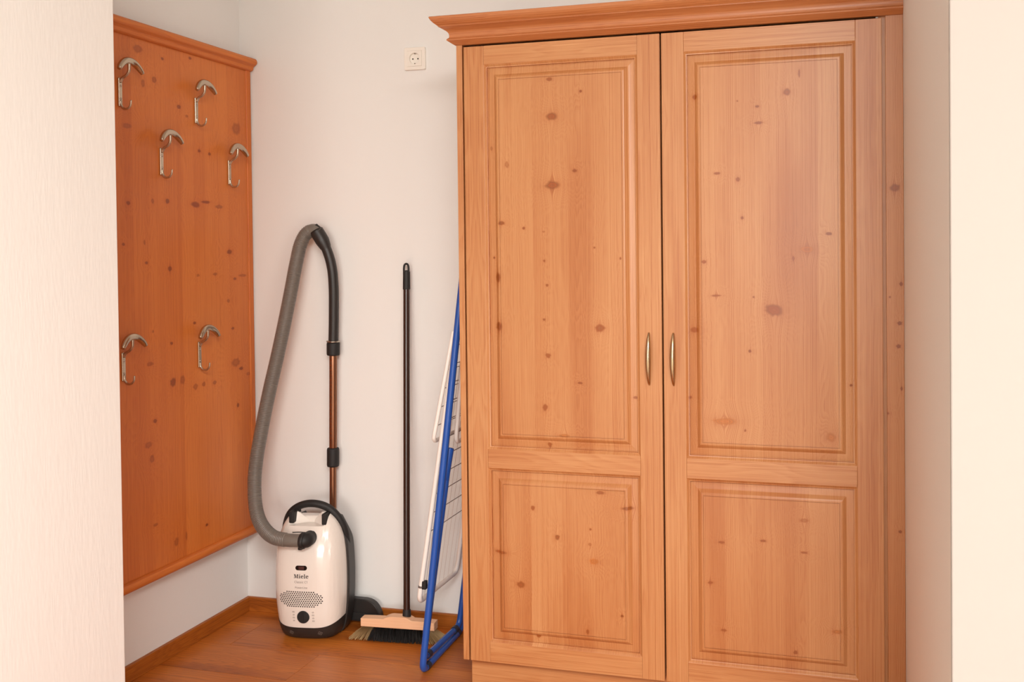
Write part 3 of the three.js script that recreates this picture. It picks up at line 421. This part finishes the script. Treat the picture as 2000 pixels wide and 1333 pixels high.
  part('wand_lock', alongLine(lathe([[0.0142, 0], [0.0198, 0.002], [0.0212, 0.008], [0.0212, 0.060], [0.0200, 0.066], [0.0150, 0.068]], 30), ax(0.5505), ax(0.7)), softBlack, o);
  part('lower_wand', tube([ax(0.06), ax(0.56)], 0.0118, { n: 4, sides: 22 }), copper, o);
  // floor head, parked upright behind the body
  const nz = new THREE.Shape(); nz.moveTo(-0.13, 0.0); nz.lineTo(0.146, 0.0); nz.quadraticCurveTo(0.152, 0.012, 0.149, 0.024); nz.quadraticCurveTo(0.143, 0.046, 0.128, 0.060); nz.quadraticCurveTo(0.114, 0.072, 0.09, 0.073); nz.lineTo(-0.10, 0.073); nz.quadraticCurveTo(-0.13, 0.070, -0.13, 0.0);
  const ng = new THREE.ExtrudeGeometry(nz, { depth: 0.020, bevelEnabled: true, bevelSize: 0.003, bevelThickness: 0.004, bevelSegments: 3, curveSegments: 12 }); ng.rotateY(-turn); const npos = W(0.402, 0.017, 0.0165); ng.translate(npos.x, npos.y, npos.z);
  part('floor_head', ng, blackPlastic, o, 'black floor head parked behind the body');
  const lip = rbox(-0.12, 0.144, 0.004, 0.03, 0.024, 0.029, 0.002); lip.rotateY(-turn); lip.translate(npos.x, npos.y, npos.z); part('head_lip', lip, softBlack, o);
}

// ------------------------------------------------------------------ broom
{
  const base = [0.695, 0, 0.115], o = thing('broom', 'broom with a dark brown handle and pale wooden head leaning on the back wall', 'broom', base);
  const L = (x, y, z) => V(x - base[0], y, z - base[2]);
  const wood = new THREE.MeshPhysicalMaterial({ map: woodTexture({ w: 0.3, h: 0.4, ppm: 700, seed: 91, boards: 2, light: [240, 190, 150], dark: [226, 168, 124], ring: [200, 138, 94], knot: [150, 90, 50], contrast: 0.7 }), roughness: 0.55 });
  const A = V(0.540, 0.058, 0.128), B = V(0.795, 0.058, 0.109), dir = B.clone().sub(A).normalize(), ang = Math.atan2(-dir.z, dir.x), len = A.distanceTo(B);
  const hs = new THREE.Shape(); const h = len / 2; hs.moveTo(-h, -0.011); hs.lineTo(h, -0.011); hs.lineTo(h, 0.010); hs.quadraticCurveTo(h - 0.03, 0.012, 0.05, 0.012); hs.quadraticCurveTo(0.035, 0.022, 0.02, 0.022); hs.lineTo(-0.02, 0.022); hs.quadraticCurveTo(-0.035, 0.022, -0.05, 0.012); hs.quadraticCurveTo(-h + 0.03, 0.012, -h, 0.010); hs.closePath();
  const hg = new THREE.ExtrudeGeometry(hs, { depth: 0.030, bevelEnabled: true, bevelSize: 0.003, bevelThickness: 0.003, bevelSegments: 3 }); hg.translate(0, 0, -0.015); grainUV(hg, 0, 0.3, 0.4);
  const mid = A.clone().add(B).multiplyScalar(0.5), put = (g) => { g.rotateY(ang); g.translate(mid.x - base[0], mid.y, mid.z - base[2]); return g; };
  part('broom_head', put(hg), wood, o, 'pale wooden broom head');
  const foot = L(0.693, 0.075, 0.112), tip = L(0.6605, 1.262, 0.0145), at = (t) => foot.clone().lerp(tip, t);
  part('handle', tube([foot, at(0.97)], 0.0112, { n: 6, sides: 22 }), std(0x2e150b, 0.3, { clearcoat: 0.5, clearcoatRoughness: 0.2 }), o, 'dark brown metal handle');
  part('socket', alongLine(lathe([[0.0001, 0], [0.0145, 0], [0.0142, 0.014], [0.0128, 0.030], [0.0112, 0.031]], 24), foot.clone().add(V(0, -0.003, 0)), at(0.3)), softBlack, o);
  part('end_cap', [alongLine(lathe([[0.0113, 0], [0.0126, 0.002], [0.0120, 0.062], [0.0090, 0.066], [0.0001, 0.067]], 24), at(0.928), tip), tube([at(0.976).add(V(-0.0085, 0, 0.002)), at(0.992).add(V(-0.0085, 0, 0.002)), at(1.0).add(V(-0.006, 0, 0.002)), at(1.003).add(V(0, 0, 0.002)), at(1.0).add(V(0.006, 0, 0.002)), at(0.992).add(V(0.0085, 0, 0.002)), at(0.976).add(V(0.0085, 0, 0.002))], 0.0036, { n: 36, sides: 10 })], softBlack, o, 'black hanging cap at the tip');
  // bristles: rows of flared tufts
  const R = rng(17), tufts = { dark: [], pale: [] };
  for (let i = 0; i < 30; i++) for (let k = 0; k < 5; k++) {
    const u = (i + 0.5) / 30 * 2 - 1, x = u * (h - 0.010), z = (k - 2) * 0.0068, end = Math.abs(u) > 0.70;
    for (let b = 0; b < 16; b++) {
      const jx = (R() - 0.5) * 0.008, jz = (R() - 0.5) * 0.007, flare = Math.sign(u) * 0.058 * Math.pow(Math.abs(u), 4.0);
      const y1 = -0.0555 + (end ? Math.abs(u) * 0.004 * R() : 0), p = V(x + jx, -0.013, z + jz), q = V(x + jx * 1.6 + flare + (R() - 0.5) * 0.008, y1, z * 1.4 + jz * 1.8 + (k - 2) * 0.003), s = q.clone().sub(p);
      const g = new THREE.ConeGeometry(0.0009, s.length(), 3, 1, true); g.rotateX(Math.PI); g.translate(0, s.length() / 2, 0); g.applyQuaternion(new THREE.Quaternion().setFromUnitVectors(V(0, 1, 0), s.clone().normalize())); g.translate(p.x, p.y, p.z);
      const flip = g; (end ? tufts.pale : tufts.dark).push(flip);
    }
  }
  part('bristles', put(mergeGeometries(tufts.dark)), std(0x16110f, 0.7), o, 'black bristles in the middle').userData.kind = 'stuff';
  part('bristles', put(mergeGeometries(tufts.pale)), std(0xb99a6c, 0.75), o, 'straw-coloured bristles at both ends').userData.kind = 'stuff';
}

// ------------------------------------------------------------------ folded drying rack, leaning on the wardrobe
{
  const base = [0.858, 0, 0.17], o = thing('drying_rack', 'folded clothes drying rack with blue legs leaning on the wardrobe side', 'drying rack', base);
  const P = (x, y, z) => V(x - base[0], y, z - base[2]);
  const bend = (a, corner, b, r = 0.03) => { const u = a.clone().sub(corner).normalize(), v = b.clone().sub(corner).normalize(), pts = []; for (let i = 0; i <= 6; i++) { const t = i / 6; const p = corner.clone().addScaledVector(u, r * (1 - t) * (1 - t)).addScaledVector(v, r * t * t); pts.push(p); } return pts; };
  function uTube(a, c1, c2, b, rad, r = 0.03) { const pts = [a, ...bend(a, c1, c2, r), ...bend(c1, c2, b, r), b]; const path = new THREE.CurvePath(); for (let i = 0; i + 1 < pts.length; i++) path.add(new THREE.LineCurve3(pts[i], pts[i + 1])); return tube(pts, rad, { n: 260, sides: 14, curve: new THREE.CatmullRomCurve3(pts.flatMap((p, i) => i + 1 < pts.length && p.distanceTo(pts[i + 1]) > 0.08 ? [0, 1, 2, 3, 4, 5, 6, 7].map(k => p.clone().lerp(pts[i + 1], k / 8)) : [p]), false, 'centripetal') }); }
  const ZA = 0.338, ZB = 0.018, lean = (x0, y0) => (y) => x0 + 0.1165 * (y - y0);
  const bx = lean(0.8600, 0.012), b2 = (y) => bx(y) - 0.0145 + 0.0145 * (y - 0.036) / 0.654;
  part('leg_frame', uTube(P(bx(1.38), 1.38, ZA - 0.015), P(bx(0.0115), 0.0115, ZA + 0.006), P(bx(0.0115) - 0.012, 0.0115, ZB), P(bx(1.38) - 0.006, 1.38, ZB), 0.0108), blueSteel, o, 'blue outer leg frame');
  part('leg_frame', uTube(P(b2(0.69) + 0.004, 0.69, ZA - 0.034), P(b2(0.036), 0.036, ZA - 0.026), P(b2(0.036) + 0.004, 0.036, ZB + 0.024), P(b2(0.69) + 0.004, 0.69, ZB + 0.024), 0.0098), blueSteel, o, 'blue inner leg frame');
  part('leg_sleeve', tube([P(b2(0.60), 0.60, ZA - 0.0325), P(b2(0.697) + 0.004, 0.697, ZA - 0.034)], 0.0122, { n: 3, sides: 16 }), blueSteel, o);
  part('rivet', [alongLine(lathe([[0.0001, 0.004], [0.003, 0.003], [0.0042, 0]], 14), P(bx(0.46) - 0.001, 0.46, ZA + 0.004), P(bx(0.46) - 0.001, 0.46, ZA + 0.02))], chrome, o);
  for (const p of [P(b2(0.036), 0.036, ZA - 0.062), P(bx(0.0115) - 0.001, 0.0125, ZA - 0.032), P(b2(0.036) + 0.004, 0.036, ZB + 0.06), P(bx(0.0115) - 0.012, 0.0125, ZB + 0.03)]) { const g = new THREE.CylinderGeometry(0.0122, 0.0122, 0.020, 18); g.rotateX(Math.PI / 2); g.translate(p.x, p.y, p.z); part('foot_cap', g, std(0x272b3c, 0.5), o, 'dark rubber foot sleeve'); }
  const wx = (y) => 0.8842 + 0.157 * (y - 0.5), WZ = 0.318;
  part('line_frame', uTube(P(wx(1.14), 1.14, WZ - 0.012), P(wx(0.215), 0.215, WZ + 0.002), P(wx(0.215), 0.215, ZB + 0.012), P(wx(1.14), 1.14, ZB + 0.02), 0.0078, 0.028), whiteSteel, o, 'white main line frame');
  for (const z of [WZ - 0.012, ZB + 0.02]) part('frame_cap', new THREE.SphereGeometry(0.0088, 16, 10).translate(wx(1.143) - base[0], 1.143, z - base[2]), greyWire, o);
  part('frame_cap', tube([P(wx(0.262), 0.262, WZ + 0.0018), P(wx(0.268), 0.268, WZ + 0.0016)], 0.0086, { n: 2, sides: 16 }), std(0x6a5e57, 0.5), o);
  part('clip', rbox(0.0, 0.014, 0.258, 0.284, -0.008, 0.008, 0.002).translate(wx(0.27) + 0.004 - base[0], 0, WZ - base[2]), softBlack, o, 'black plastic clip');
  for (let k = 0; k < 11; k++) { const y = 0.435 + k * 0.0582; part('cross_wire', tube([P(wx(y), y, WZ), P(wx(y), y, ZB + 0.016)], 0.0015, { n: 2, sides: 6 }), greyWire, o); }
  for (let k = 1; k < 8; k++) { const z = lerp(WZ, ZB + 0.016, k / 8); part('line_wire', tube([P(wx(0.215), 0.215, z), P(wx(1.14), 1.14, z)], 0.0009, { n: 2, sides: 6 }), lightWire, o); }
  const vx = (y) => 0.8885 + 0.2030 * (y - 0.72);
  part('wing_frame', uTube(P(vx(1.06), 1.06, WZ - 0.02), P(vx(0.716), 0.716, WZ - 0.012), P(vx(0.716), 0.716, ZB + 0.02), P(vx(1.06), 1.06, ZB + 0.02), 0.0066, 0.024), whiteSteel, o, 'white folding wing');
  const rx = (y) => 0.946 + 0.09 * (y - 0.70);
  part('wing_frame', uTube(P(rx(1.06), 1.06, WZ - 0.06), P(rx(0.708), 0.708, WZ - 0.05), P(rx(0.708), 0.708, ZB + 0.03), P(rx(1.06), 1.06, ZB + 0.03), 0.0066, 0.024), whiteSteel, o, 'white folding wing behind the legs');
  for (let k = 0; k < 4; k++) { const y = 0.765 + k * 0.058; part('cross_wire', tube([P(vx(y), y, WZ - 0.012), P(vx(y), y, ZB + 0.02)], 0.0014, { n: 2, sides: 6 }), greyWire, o); }
}

renderer.render(scene, camera);
